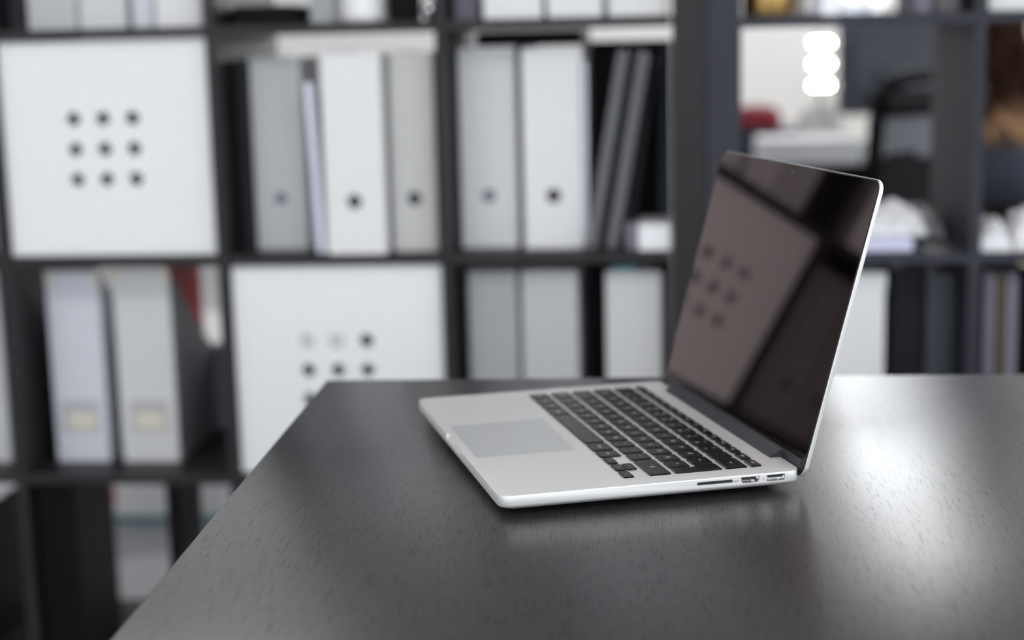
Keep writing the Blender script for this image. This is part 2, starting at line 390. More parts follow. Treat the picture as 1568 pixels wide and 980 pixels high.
# hinge bar between the deck and the lid
LA = math.radians(74.58); LO = Vector((0, 220.5, -3.5))
prof = [(211.2, -6.5), (211.2, 0.1), (211.7, 0.7), (220.5, 5.4), (222.2, 5.2), (222.4, -6.5)]
bm = rings(bmesh.new(), [[(x, y, z) for y, z in prof] for x in (39.5, 274.5)])
obj('hinge_bar', mm(bm), MT['hinge'], lap)
# keys
def keymesh(w, h, poly=None):
    bm = bmesh.new()
    if poly is None:
        o = [rrect(i, w-i, i, h-i, 1.3, 3) for i in (0, 0.0, 0.25, 0.55)]
        rings(bm, [[(x, y, z) for x, y in l] for l, z in zip(o, (-0.65, 0.25, 0.5, 0.58))])
    else:
        cx = sum(p[0] for p in poly)/len(poly); cy = sum(p[1] for p in poly)/len(poly)
        rings(bm, [[(cx+(x-cx)*s, cy+(y-cy)*s, z) for x, y in poly] for s, z in ((1, -0.65), (1, 0.25), (0.985, 0.5), (0.96, 0.58))])
    return bm
KM = {}
TXT = {}
def text_mesh(s, size):
    k = (s, size)
    if k not in TXT:
        c = bpy.data.curves.new('legend', 'FONT'); c.body = s; c.size = size*S; c.align_x = 'CENTER'; c.align_y = 'CENTER'
        c.resolution_u = 2; c.extrude = 0.00002
        o = bpy.data.objects.new('legend', c); COL.objects.link(o); bpy.context.view_layer.update()
        me = bpy.data.meshes.new_from_object(o.evaluated_get(bpy.context.evaluated_depsgraph_get()))
        bpy.data.objects.remove(o); me.materials.clear(); me.materials.append(MT['legend']); me.name = 'legend'; TXT[k] = me
    return TXT[k]
def key(x, y, w, h, leg=None, size=4.2, poly=None, off=(0, 0)):
    kk = (round(w, 2), round(h, 2)) if poly is None else 'poly'
    if kk not in KM:
        bm = keymesh(w, h, poly)
        bmesh.ops.recalc_face_normals(bm, faces=bm.faces[:]); bmesh.ops.transform(bm, matrix=Matrix.Scale(S, 4), verts=bm.verts[:])
        me = bpy.data.meshes.new('key'); bm.to_mesh(me); bm.free(); me.materials.append(MT['key']); KM[kk] = me
    k = bpy.data.objects.new('key', KM[kk]); COL.objects.link(k); k.parent = lap; k.location = (x*S, y*S, ZD*S)
    if leg:
        for (s, dx, dy) in ([(leg, 0, 0)] if isinstance(leg, str) else leg):
            l = bpy.data.objects.new('legend', text_mesh(s, size)); COL.objects.link(l); l.parent = k
            l.location = ((w/2+dx+off[0])*S, (h/2+dy+off[1])*S, 0.62*S)
    return k
K = PY-3.3; KF = 7.7; g = 3.3
def krow(y, h, seq, x=KX0, size=4.2):
    for wu, leg in seq:
        key(x, y, wu*U-g, h, leg, size); x += wu*U
yb = [KY0+PY*i for i in range(6)]
two = lambda a, b: [(a, 0, 3.2), (b, 0, -3.2)]
krow(yb[5], KF, [(14.5/14, s) for s in ('esc', 'F1', 'F2', 'F3', 'F4', 'F5', 'F6', 'F7', 'F8', 'F9', 'F10', 'F11', 'F12', '⏻')], size=3.2)
krow(yb[4], K, [(1, two('°', '§'))]+[(1, two(a, b)) for a, b in zip('!"#€%&/()=?`', '1234567890+´')]+[(1.5, '←')], size=4.4)
krow(yb[3], K, [(1.5, '→|')]+[(1, c) for c in 'QWERTYUIOPÅ^'], size=5.2)
krow(yb[2], K, [(1.75, '•')]+[(1, c) for c in 'ASDFGHJKLÖÄ*'], size=5.2)
krow(yb[1], K, [(1.25, '⇧'), (1, '<')]+[(1, c) for c in 'ZXCVBNM']+[(1, two(';', ',')), (1, two(':', '.')), (1, two('_', '-')), (2.25, '⇧')], size=4.8)
hm = (K-0.8)/2
krow(yb[0], K, [(1, 'fn'), (1, 'ctrl'), (1, 'alt'), (1.25, 'cmd'), (5, None), (1.25, 'cmd'), (1, 'alt')], size=3.6)
xa = KX0+11.5*U
key(xa, yb[0], U-g, hm, '◂', 3.4); key(xa+2*U, yb[0], U-g, hm, '▸', 3.4)
key(xa+U, yb[0], U-g, hm, '▾', 3.4); key(xa+U, yb[0]+hm+0.8, U-g, hm, '▴', 3.4)
# return key: upright L over two rows
ex0 = KX0+13.75*U; ex1 = KX1; et = KX0+13.5*U
key(0, 0, 0, 0, None, poly=[(ex0, yb[2]), (ex1, yb[2]), (ex1, yb[3]+K), (et, yb[3]+K), (et, yb[3]), (ex0, yb[3])])
l = bpy.data.objects.new('legend', text_mesh('↵', 5)); COL.objects.link(l); l.parent = lap.children[-1]
l.location = ((ex0+6)*S, (yb[2]+K)*S, 0.62*S)
# port marks printed on the side
for s, y, sz in (('HDMI', 169.6, 1.7), ('ψ', 190.2, 2.6)):
    l = bpy.data.objects.new('port_mark', text_mesh(s, sz)); COL.objects.link(l); l.parent = lap
    l.rotation_euler = (PI/2, 0, PI/2); l.location = (314.03*S, y*S, (ZD-4.0)*S)
    l.data = l.data.copy(); l.data.materials.clear(); l.data.materials.append(MT['hinge'])
# lid: u across, v up the screen, w towards its back
ca, sa = math.cos(LA), math.sin(LA)
LM = Matrix(((1, 0, 0, 0), (0, ca, sa, LO.y), (0, sa, -ca, LO.z), (0, 0, 0, 1)))
_c = Vector((157, 220.5, 0)); LM = Matrix.Translation(_c+Vector((0, 0.5, 0))) @ Matrix.Rotation(math.radians(-0.45), 4, 'Z') @ Matrix.Translation(-_c) @ LM
def lid(bm):
    bmesh.ops.transform(bm, matrix=LM, verts=bm.verts[:]); return mm(bm)
def lring(ins, w, r=9.5, n=10):
    return [(x, v, w) for x, v in rrect(ins, W_-ins, -3.0+ins, 213.5-ins, max(r-ins*0.5, 2), n)]
obj('lid_shell', lid(rings(bmesh.new(), [lring(0.25, 0.55), lring(0, 0.8), lring(0, 2.6), lring(0.5, 3.6), lring(1.8, 4.3), lring(5, 4.8), lring(14, 5.1)])), MT['alu'], lap, True, 30)
obj('screen_gasket', lid(rings(bmesh.new(), [lring(0.55, 0.0), lring(0.4, 0.12), lring(0.4, 0.56)])), MT['rubber'], lap)
def gr(ins, w, r=8.3):
    return [(x, v, w) for x, v in rrect(1.3+ins, W_-1.3-ins, 9.5+ins, 212.3-ins, r, 8)]
obj('screen_glass', lid(rings(bmesh.new(), [gr(0.12, -0.12), gr(0, -0.02), gr(0, 0.05)])), MT['glass'], lap)
obj('lower_bezel', lid(rings(bmesh.new(), [[(x, v, w) for x, v in rrect(8, W_-8, -2, 9.1, 1, 3)] for w in (-0.1, 0.05)])), MT['hinge'], lap)
obj('webcam_lens', lid(rings(bmesh.new(), [[(157+1.6*math.cos(a*PI/8), 207+1.6*math.sin(a*PI/8), w) for a in range(16)] for w in (-0.16, -0.1)])), MT['lens'], lap)
obj('camera_light', lid(rings(bmesh.new(), [[(161.5+0.4*math.cos(a*PI/5), 207+0.4*math.sin(a*PI/5), w) for a in range(10)] for w in (-0.16, -0.1)])), MT['legend'], lap)

# ------------------------------------------------------------------ shelving
YF, YB = 1.085, 1.475
ZR = [0.410, 0.761, 1.112, 1.455]         # shelf-board tops seen from row D up
def bookcase(name, x0, zo, m, label):
    r = empty(name, (x0, YF, 0), 0, label, 'bookcase')
    Wd = 1.490; z1 = 1.497+zo
    obj('side_panel', B(0, 0.05, 0, 0.39, 0, z1, 0.0015), m, r); obj('side_panel', B(Wd-0.05, Wd, 0, 0.39, 0, z1, 0.0015), m, r)
    obj('top_panel', B(0.05, Wd-0.05, 0, 0.39, 1.447+zo, z1, 0.001), m, r)
    obj('bottom_panel', B(0.05, Wd-0.05, 0, 0.39, 0, 0.059+zo, 0.001), m, r)
    for i in range(1, 4):
        x = 0.05+0.351*i-0.016
        obj('divider', B(x, x+0.016, 0, 0.39, 0.059+zo, 1.447+zo, 0.0008), m, r)
    for k in range(3):
        for i in range(4):
            xa = 0.05+0.351*i; xb = min(xa+0.335, Wd-0.05); zc = 0.402+0.351*k+zo
            obj('shelf_board', B(xa, xb, 0, 0.39, zc-0.008, zc+0.008, 0.0008), m, r)
    return r
LX = 0.268-1.490
bookcase('bookcase', LX, 0, MT['shelf'], 'black-brown open cube bookcase full of white binders, left of the laptop screen')
bookcase('bookcase', 0.269, -0.006, MT['shelf_lit'], 'black-brown open cube bookcase, paled for side light, standing behind the laptop screen, on the right')
def F(row): return {'D': 0.059, 'C': 0.410, 'B': 0.761, 'A': 1.112}[row]

# nine-hole door boxes
def door_box(x0, x1, row, label, plug=False):
    z0 = F(row)+0.0008; z1 = z0+0.333
    r = empty('storage_box', ((x0+x1)/2, YF+0.012, z0), 0, label, 'storage box', 'white nine-hole boxes in the bookcase')
    hw = (x1-x0)/2; h = z1-z0
    d = obj('front_panel', B(-hw, hw, 0, 0.014, 0, h, 0.0025, 3), MT['panel'])
    cb = bmesh.new()
    cz = h/2; hx = -0.0045 if not plug else -0.003
    for i in (-1, 0, 1):
        for j in (-1, 0, 1):
            lathe(cb, [(0.0108, -0.02), (0.0108, 0.04)], 20, Matrix.Translation((hx+i*0.047, 0, cz+j*0.047)) @ AX['y'])
    cut(d, [cb]); d.location = (0, 0, 0); d.parent = r
    obj('side', B(-hw+0.003, -hw+0.011, 0.014, 0.36, 0.002, h-0.004), MT['panel'], r); obj('side', B(hw-0.011, hw-0.003, 0.014, 0.36, 0.002, h-0.004), MT['panel'], r)
    obj('base_board', B(-hw+0.011, hw-0.011, 0.014, 0.36, 0.002, 0.01), MT['panel'], r)
    obj('back_board', B(-hw+0.011, hw-0.011, 0.352, 0.36, 0.01, h-0.004), MT['panel'], r)
    obj('lid_board', B(-hw+0.011, hw-0.011, 0.014, 0.352, h-0.012, h-0.004), MT['panel'], r)
    obj('hole_shade_sheet', B(-hw+0.012, hw-0.012, 0.060, 0.064, 0.012, h-0.014), MT['black'], r)  # black sheet stands in for the shade seen through the holes
    if plug:
        # two of its holes are stopped with pale plugs
        for i in (-1, 0):
            obj('hole_plug', lathe(bmesh.new(), [(0.009, 0.004), (0.009, 0.012)], 20, Matrix.Translation((hx+i*0.047, 0, cz+0.047)) @ AX['y']), BIND['pale'], r)
    return r
door_box(-0.8195, -0.4875, 'B', 'white nine-hole storage box in the upper left cube of the black bookcase')
door_box(-0.4685, -0.1365, 'C', 'white nine-hole storage box in the cube just behind the desk corner, two holes stopped', True)

# lever-arch binders: cover (spine and two boards), paper block, finger ring, label pocket
PROTO = {}
BDEP = 0.275
def binder(x0, x1, row, color, label, rec=0.07, h=0.316, hole=None, pocket=False, zo=0.0, group=None, lean=0.0, dep=BDEP, corners=False):
    w_ = x1-x0
    key_ = (round(w_, 3), color, h, hole, pocket, dep, corners)
    m = BIND[color] if color in BIND else MT[color]
    if key_ not in PROTO:
        r = empty('ring_binder', (0, 0, 0), 0, label, 'binder', group)
        bm = bmesh.new(); t = 0.0028; hw = w_/2
        pts = [(-hw, dep), (-hw, 0.004), (-hw+0.0012, 0.0012), (-hw+0.004, 0), (hw-0.004, 0), (hw-0.0012, 0.0012), (hw, 0.004), (hw, dep), (hw-t, dep), (hw-t, t+0.002), (-hw+t, t+0.002), (-hw+t, dep)]
        rings(bm, [[(x, y, z) for x, y in pts] for z in (0, h)])
        obj('cover', bm, m, r)
        obj('paper_block', B(-hw+t+0.001, hw-t-0.012, 0.030, dep-0.012, 0.006, h-0.02), MT['paper'], r)
        if hole:
            hc = {'dark': 'dark', 'lilac': 'lilac_card'}[hole]
            obj('finger_hole', disc(bmesh.new(), (0, -0.0006, 0.081), 0.0112, 0.004, 'y', 24), MT[hc], r)
            bm = bmesh.new(); n = 28
            for k in range(n):
                pass
            loops = []
            for rr, yy in ((0.0110, 0), (0.0112, -0.0012), (0.0117, -0.0014), (0.0122, -0.0006), (0.0122, 0.001)):
                loops.append([(rr*math.cos(2*PI*k/n), yy, 0.081+rr*math.sin(2*PI*k/n)) for k in range(n)])
            rings(bm, loops, False, False)
            obj('ring_rim', bm, MT['steel'] if hole == 'dark' else MT['paper'], r, True)
        if pocket:
            obj('label_holder', B(-0.032, 0.032, -0.0016, 0, 0.045, 0.098, 0.0004, 1), MT['glassjar'], r)
            lb = obj('paper_label', B(-0.022, 0.026, -0.0022, -0.0012, 0.050, 0.078), MT['cream'], r)
        if corners:
            for s in (-1, 1):
                obj('metal_corner', B(s*hw-0.011*(s > 0)-0.0005*(s < 0), s*hw+0.011*(s < 0)+0.0005*(s > 0), -0.0007, 0.01, h-0.022, h+0.0006, 0.0003, 1), MT['cream'], r)
        PROTO[key_] = r
    else:
        r = dup(PROTO[key_], label=label, group=group)
    r.location = ((x0+x1)/2, YF+rec, F(row)+zo+0.0004)
    if lean: r.rotation_euler = (0, lean, 0)
    return r
# row B
binder(-0.4640, -0.4425, 'B', 'blackcard', 'narrow black binder at the left end of the middle row beside a grey binder', 0.068, 0.298)
binder(-0.4400, -0.3560, 'B', 'grey', 'wide grey binder left of the brightest white binder in the middle row', 0.072, 0.300, 'lilac')
binder(-0.3135, -0.2205, 'B', 'white', 'bright white binder with black finger hole, standing foremost in the middle row', 0.006, 0.304, 'dark')
binder(-0.2150, -0.1430, 'B', 'warm', 'pale grey binder with black finger hole touching the right side of the bright white binder', 0.036, 0.305, 'dark')
binder(-0.1120, -0.0220, 'B', 'pale', 'light grey binder with a faint lilac finger hole in the cube of slanting folders', 0.070, 0.308, 'lilac')
binder(-0.0120, 0.0820, 'B', 'white', 'off-white binder with dark finger hole right against the slanting grey folders', 0.056, 0.306, 'dark')
# row C, left cube and right cube
def sloped_file(x0, x1, color, label, red):
    y0 = YF+0.078; z0 = F('C')+0.0004; h = 0.318; hw = (x1-x0)/2; m = BIND[color]; t = 0.0025; D = 0.255
    r = empty('magazine_file', ((x0+x1)/2, y0, z0), 0, label, 'magazine file')
    bm = B(-hw, hw, 0, t, 0, h, 0.0008, 1); box(bm, -hw+t, hw-t, t, D, 0, t); box(bm, -hw+t, hw-t, D-t, D, t, 0.11); obj('case', bm, m, r)
    for s_ in (-1, 1):
        xa, xb = (s_*hw, s_*(hw-t)); pr = [(t, 0), (D, 0), (D, 0.13), (0.165, 0.19), (0.010, h-0.006), (t, h)]
        obj('side_wall', rings(bmesh.new(), [[(x, y, z) for y, z in pr] for x in (xa, xb)]), BIND['side'] if red else m, r)  # visible side walls get a darker colour that carries their shade
    hl = obj('label_holder', B(-0.031, 0.031, -0.0016, 0, 0.050, 0.103, 0.0004, 1), MT['glassjar'], r)
    obj('paper_label', B(-0.022, 0.026, -0.0024, -0.0017, 0.056, 0.084), MT['cream'], hl)
    for s_ in (-1, 1):
        obj('metal_corner', B(s_*hw-0.011*(s_ > 0)-0.0005*(s_ < 0), s_*hw+0.011*(s_ < 0)+0.0005*(s_ > 0), -0.0007, 0.004, h-0.022, h+0.0006, 0.0003, 1), MT['cream'], r)
    obj('contents', B(-hw+0.006, hw-0.012, 0.01, 0.22, t+0.0004, 0.20), MT['paper'], r)
    return r
sloped_file(-0.7960, -0.7080, 'cool', 'bluish white magazine file with a label pocket at the lower left of the black bookcase', False)
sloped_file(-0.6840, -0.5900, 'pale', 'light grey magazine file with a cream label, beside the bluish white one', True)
tag(obj('red_folder', B(-0.5965, -0.5930, YF+0.084, YF+0.262, F('C')+0.0035, F('C')+0.328, 0.001, 1), MT['red_film']), 'red folder standing in the grey magazine file at lower left', 'folder')
tag(obj('low_box', B(-0.590, -0.500, YF+0.300, YF+0.365, F('C')+0.0004, F('C')+0.150, 0.002, 1), MT['lilac_card']), 'dull lilac box standing low behind the magazine files at lower left', 'box')
binder(-0.9620, -0.8740, 'C', 'pale', 'pale binder cut by the left edge of the picture, lower row', 0.075, 0.318)
binder(-0.1020, -0.0240, 'C', 'mid', 'mid grey binder just above the desk edge, leftmost in its cube', 0.045, 0.316)
binder(-0.0180, 0.0700, 'C', 'grey', 'light grey binder above the far desk edge, second from the left in its cube', 0.045, 0.316)
wb = binder(0.1130, 0.2010, 'C', 'pale', 'light grey binder standing apart at the right, above the desk edge, teal slip on top', 0.045, 0.314)
o = tag(obj('paper_slip', B(0.125, 0.160, YF+0.05, YF+0.09, F('C')+0.3148, F('C')+0.3200), MT['teal']), 'small teal paper slip lying on the binder left of the laptop screen', 'paper')
# row A
binder(-0.8140, -0.7840, 'A', 'blackcard', 'black binder at the far left of the top row, seen only at its foot', 0.045, 0.318)
binder(-0.7800, -0.7000, 'A', 'grey', 'grey binder in the top row right next to the black one', 0.045, 0.318)
binder(-0.6970, -0.6220, 'A', 'pale', 'light grey binder, second grey one from the left in the top row', 0.045, 0.318)
binder(-0.6160, -0.5800, 'A', 'cool', 'slim bluish binder in the top row between a grey and a white one', 0.055, 0.310)
binder(-0.5740, -0.4990, 'A', 'white', 'white binder in the top row next to the cube with the black tray', 0.040, 0.318)
binder(-0.1130, -0.0740, 'A', 'lilac_card', 'narrow dark lilac binder in the top row, left of three white ones', 0.060, 0.318)
for (a, b, t) in ((-0.0640, 0.0250, 'leftmost'), (0.0320, 0.1150, 'middle'), (0.1230, 0.2110, 'rightmost')):
    binder(a, b, 'A', 'white', t+' of the three white binders at the top, above the slanting folders', 0.022, 0.318, group='three white binders in the top row')
# leftmost column (outside the frame, mirrored in the laptop screen)
for i, (a, b) in enumerate(((-0.9330, -0.8430), (-1.0260, -0.9360), (-1.1190, -1.0290))):  # grey covers, with the shade of the cube put into their colour
    binder(a, b, 'B', 'shaded_grey', ('shade-toned grey binder mirrored in the laptop screen, nearest the white box', 'shade-toned grey binder mirrored low in the laptop screen, second from the white box', 'shade-toned grey binder in the far left cube, third from the white box')[i], 0.075, 0.305, 'dark', group='shade-toned grey binders in the leftmost cube')
for i, (a, b) in enumerate(((-0.9750, -0.9000), (-1.0600, -0.9800), (-1.1450, -1.0650))):
    binder(a, b, 'A', 'white', ('white binder mirrored at the top right of the laptop screen', 'white binder in the far left top cube, second from its inner side', 'white binder against the outer side of the far left top cube')[i], 0.03, 0.318, group='white binders in the leftmost top cube')

def leaf(name, x0, x1, y0, y1, z0, h, t, lean, m, label, cat, group=None, bev=0.001):
    """upright folder leaning sideways; base centre at (x0..x1)"""
    o = obj(name, B(-t/2, t/2, 0, y1-y0, 0, h, bev, 1), m)
    o.location = ((x0+x1)/2, y0, z0+abs(math.sin(lean))*t/2+0.0004); o.rotation_euler = (0, lean, 0)
    return tag(o, label, cat, group)
def folder(x, y, z, h, t, d, lean, m, label, group=None, edge=None):
    r = empty('document_folder', (x, y, z+abs(math.sin(lean))*t/2+0.0004), 0, label, 'folder', group); r.rotation_euler = (0, lean, 0)
    obj('cover', B(-t/2, t/2, 0, d, 0, h, 0.001, 1), m, r)
    obj('paper_edge', B(-t/2+0.003, t/2-0.003, 0.004, d-0.004, h-0.0008, h+0.0006), edge or MT['paper'], r)
    return r
zB = F('B')
# papers hanging out beside the grey binder
leaf('loose_papers', -0.3530, -0.3490, YF+0.085, YF+0.25, zB, 0.240, 0.003, 0.020, MT['lilac'], 'lilac papers standing between the wide grey binder and the bright white one', 'papers')
leaf('loose_papers', -0.3320, -0.3200, YF+0.020, YF+0.22, zB, 0.262, 0.011, -0.035, MT['pale_lilac'], 'bluish paper sleeve leaning on the left side of the bright white binder', 'papers')
leaf('loose_papers', 0.0835, 0.0885, YF+0.045, YF+0.12, zB, 0.285, 0.0045, 0.0, MT['pale_lilac'], 'narrow lilac papers squeezed between the off-white binder and the slanting folders', 'papers')
leaf('portfolio_dark_fill', 0.0500, 0.2160, YF+0.342, YF+0.375, F('C'), 0.312, 0.166, 0.0, MT['blackcard'], 'added black sheet darkening the back of the cube above the far desk edge', 'portfolio')  # filler added to keep the gap between the binders dark
# slanting folders in the cube left of the screen
folder(0.0925, YF+0.03, zB, 0.300, 0.017, 0.24, 0.175, MT['grey_card'], 'slanting grey folder leaning right, the left one of two beside the off-white binder')
folder(0.1240, YF+0.03, zB, 0.298, 0.018, 0.24, 0.175, MT['grey_card'], 'slanting grey folder leaning right, the right one of two over the small white box')
folder(0.1083, YF+0.05, zB, 0.299, 0.010, 0.23, 0.175, MT['blackcard'], 'thin black folder sandwiched between the two slanting grey folders')
folder(0.1455, YF+0.09, zB, 0.282, 0.014, 0.20, 0.160, MT['blackcard'], 'thick black folder leaning behind the right slanting grey folder')
leaf('portfolio_dark_fill', 0.1950, 0.2110, YF+0.135, YF+0.33, zB, 0.300, 0.014, 0.008, MT['navy'], 'dark navy portfolio standing at the right side of the cube with slanting folders', 'portfolio')
leaf('portfolio_dark_fill', 0.0660, 0.2160, YF+0.342, YF+0.375, zB, 0.312, 0.150, 0.0, MT['blackcard'], 'black portfolio widened to darken the back behind the slanting folders', 'portfolio')  # made wider to fill the gaps behind the folders with dark
o = obj('document_tray', B(0.165, 0.214, YF+0.012, YF+0.13, zB+0.0004, zB+0.040, 0.002, 2), MT['paper']); tag(o, 'small white box on the shelf under the slanting folders', 'box')
o = obj('document_tray', B(0.146, 0.163, YF+0.020, YF+0.10, zB+0.0004, zB+0.041, 0.002, 2), MT['lilac_card']); tag(o, 'small lilac box left of the white box under the folders', 'box')
o = obj('flat_case', B(-0.086, 0.078, YF+0.12, YF+0.375, zB+0.3088, zB+0.3330, 0.002, 2), MT['black']); tag(o, 'flat black case lying across the two binders beside the slanting folders', 'case')
# red and lilac folders in the lower left cube
zC = F('C')
# row A, second cube
zA = F('A')
r = empty('paper_tray', (-0.409, YF+0.045, zA+0.0004), 0, 'low black tray on the top row beside the grey box file', 'tray')
obj('bowl', rings(bmesh.new(), [[(x*s, y*s+0.05, z) for x, y in rrect(-0.057, 0.057, -0.045, 0.10, 0.012, 4)] for s, z in ((0.9, 0), (1, 0.003), (1.0, 0.022), (0.96, 0.022), (0.93, 0.006))]), MT['black'], r)
obj('lid', rings(bmesh.new(), [[(x*s, y*s+0.05, z) for x, y in rrect(-0.050, 0.050, -0.04, 0.09, 0.012, 4)] for s, z in ((1, 0.021), (1, 0.026), (0.9, 0.029))]), MT['black'], r)
r = empty('box_file', (-0.319, YF+0.065, zA+0.0004), 0, 'narrow grey box file on the top row between black tray and white jar', 'box file')
obj('case', B(-0.018, 0.018, 0, 0.25, 0, 0.22, 0.001, 1), BIND['mid'], r); obj('finger_pull', disc(bmesh.new(), (0, -0.001, 0.10), 0.008, 0.002), MT['dark'], r)
r = empty('ceramic_jar', (-0.258, YF+0.10, zA+0.0004), 0, 'glossy white jar on the top row next to the small black box', 'jar')
obj('jar_body', lathe(bmesh.new(), [(0.034, 0), (0.039, 0.006), (0.040, 0.09), (0.036, 0.105), (0.030, 0.11)], 40), MT['ceramic'], r, True)
obj('jar_lid', lathe(bmesh.new(), [(0.032, 0.1101), (0.033, 0.116), (0.02, 0.122), (0.006, 0.124), (0.007, 0.134), (0.001, 0.137)], 32), MT['ceramic'], r, True)
r = empty('desk_clock', (-0.194, YF+0.065, zA+0.0004), 0, 'small black box-shaped holder on the top row left of the chrome ball', 'holder')
obj('case', B(-0.021, 0.021, 0, 0.07, 0, 0.085, 0.003, 2), MT['black'], r); obj('insert', B(-0.015, 0.015, 0.01, 0.06, 0.085, 0.092, 0.001, 1), MT['dark'], r)
r = empty('chrome_ball', (-0.1490, YF+0.065, zA+0.0004), 0, 'small chrome ball ornament at the right end of the top middle cube', 'ornament')
obj('stand', lathe(bmesh.new(), [(0.009, 0), (0.009, 0.003), (0.003, 0.005)], 24), MT['black'], r)
obj('ball', lathe(bmesh.new(), [(max(0.0135*math.sin(a*PI/16), 0.0002), 0.0175-0.0135*math.cos(a*PI/16)) for a in range(17)], 28), MT['steel'], r, True)
# row D, lower left cube
def magfile(x0, x1, y0, z0, h, m, label, cat='magazine file', nm='magazine_file', dp=0.25):
    r = empty(nm, ((x0+x1)/2, y0, z0+0.0004), 0, label, cat); hw = (x1-x0)/2; t = 0.002
    bm = bmesh.new(); box(bm, -hw, hw, 0, t, 0, h); box(bm, -hw, -hw+t, t, dp, 0, h); box(bm, hw-t, hw, t, dp, 0, h); box(bm, -hw+t, hw-t, t, dp, 0, t)
    obj('case', bm, m, r); obj('contents', B(-hw+0.004, hw-0.004, 0.006, dp-0.01, t+0.0004, h-0.03), MT['blackcard'], r)
    return r
magfile(-0.8160, -0.7500, YF+0.02, F('D'), 0.328, MT['black'], 'wide black file box in the bottom left cube', dp=0.17)
magfile(-0.6110, -0.5920, YF+0.06, F('D'), 0.325, MT['black'], 'slim black file box in the bottom left cube, right of the gap', dp=0.13)
magfile(-1.0500, -0.9600, YF+0.06, F('D'), 0.25, MT['black'], 'black file box in the bottom cube outside the left edge')
# right bookcase, row A / B / C
zo = -0.006
r = empty('brass_tin', (0.361, YF+0.06, zA+zo+0.0004), 0, 'round brass tin on the top row of the right bookcase', 'tin')
obj('tin_body', lathe(bmesh.new(), [(0.037, 0), (0.038, 0.002), (0.038, 0.13), (0.037, 0.132)], 48), MT['brass'], r, True)
obj('tin_lid', lathe(bmesh.new(), [(0.0388, 0.132), (0.0388, 0.150), (0.036, 0.153)], 48), MT['brass'], r, True)
r = empty('glass_jar', (0.422, YF+0.09, zA+zo+0.0004), 0, 'small grey jar right of the brass tin on the top row', 'jar')
obj('jar_body', lathe(bmesh.new(), [(0.017, 0), (0.0205, 0.004), (0.0205, 0.08), (0.017, 0.09)], 32), MT['glassjar'], r, True)
obj('cap', lathe(bmesh.new(), [(0.0175, 0.0901), (0.0175, 0.105), (0.016, 0.107)], 32), MT['steel'], r, True)
for i, (x0, x1, m, lb) in enumerate(((0.575, 0.600, 'lilac_card', 'dark lilac box in the top row of the right bookcase, beside a grey one'), (0.605, 0.640, 'grey_card', 'dark grey box in the top row beside the upright post of the right bookcase'))):
    o = obj('booklet_box', B(x0, x1, YF+0.05, YF+0.25, zA+zo+0.0004, zA+zo+0.17, 0.001, 1), MT[m]); tag(o, lb, 'box')
r = empty('archive_box', (0.790, YF+0.035, zA+zo+0.0004), 0, 'white archive box at the top right corner of the picture', 'archive box')
obj('case', B(-0.112, 0.112, 0, 0.26, 0, 0.22, 0.002, 2), MT['panel'], r); obj('box_lid', B(-0.115, 0.115, -0.003, 0.263, 0.2201, 0.255, 0.002, 2), MT['panel'], r)
# row C
r = empty('archive_box', (0.430, YF+0.045, zC+zo+0.0004), 0, 'large white archive box behind the laptop screen, seen right of its edge', 'archive box')
obj('case', B(-0.108, 0.108, 0, 0.28, 0, 0.30, 0.002, 2), MT['panel'], r); obj('box_lid', B(-0.110, 0.110, -0.002, 0.282, 0.290, 0.316, 0.002, 2), MT['panel'], r)
magfile(0.556, 0.602, YF+0.10, zC+zo, 0.315, MT['blackcard'], 'black file box right of the white archive box')
magfile(0.607, 0.648, YF+0.09, zC+zo, 0.305, MT['slate'], 'dark slate file box against the upright post, beside the black one')
for (x, t, m, lb) in ((0.678, 0.010, 'blackcard', 'thin black folder at the left of the rightmost lower cube'), (0.694, 0.016, 'lilac_card', 'lilac grey folder left of the brown one'), (0.711, 0.010, 'brown', 'brown folder between two lilac grey folders'), (0.727, 0.016, 'lilac_card', 'lilac grey folder right of the brown one')):
    folder(x, YF+0.045, zC+zo, 0.31, t, 0.24, 0.0, MT[m], lb)
magfile(0.742, 0.84, YF+0.05, zC+zo, 0.32, MT['black'], 'black file box at the right edge of the picture, lower row')
# crumpled papers on the right bookcase
def crumple(name, cx, cy, z, sx, sy, h, seed, m, label, cat='papers'):
    rnd = random.Random(seed); bm = bmesh.new(); n = 12
    top = [[None]*(n+1) for _ in range(n+1)]; bot = [[None]*(n+1) for _ in range(n+1)]
    for i in range(n+1):
        for j in range(n+1):
            u, v = i/n*2-1, j/n*2-1
            e = max(0.0, 1-max(abs(u), abs(v))**3)
            zz = h*(0.28+e*(0.35+0.6*rnd.random()))
            x = cx+u*sx+rnd.uniform(-1, 1)*sx*0.05; y = cy+v*sy+rnd.uniform(-1, 1)*sy*0.05
            top[i][j] = bm.verts.new((x, y, z+zz)); bot[i][j] = bm.verts.new((x, y, z+0.0006))
    for i in range(n):
        for j in range(n):
            bm.faces.new((top[i][j], top[i+1][j], top[i+1][j+1], top[i][j+1])); bm.faces.new((bot[i][j], bot[i][j+1], bot[i+1][j+1], bot[i+1][j]))
    for i in range(n):
        bm.faces.new((top[i][0], bot[i][0], bot[i+1][0], top[i+1][0])); bm.faces.new((top[i+1][n], bot[i+1][n], bot[i][n], top[i][n]))
        bm.faces.new((top[0][i+1], bot[0][i+1], bot[0][i], top[0][i])); bm.faces.new((top[n][i], bot[n][i], bot[n][i+1], top[n][i+1]))
    return tag(obj(name, bm, m), label, cat)
zb2 = zB+zo
o = obj('paper_stack', B(0.470, 0.575, YF+0.02, YF+0.20, zb2+0.0004, zb2+0.020, 0.001, 1), MT['lilac']); tag(o, 'lilac paper stack on the shelf at the right edge of the laptop screen', 'paper stack')
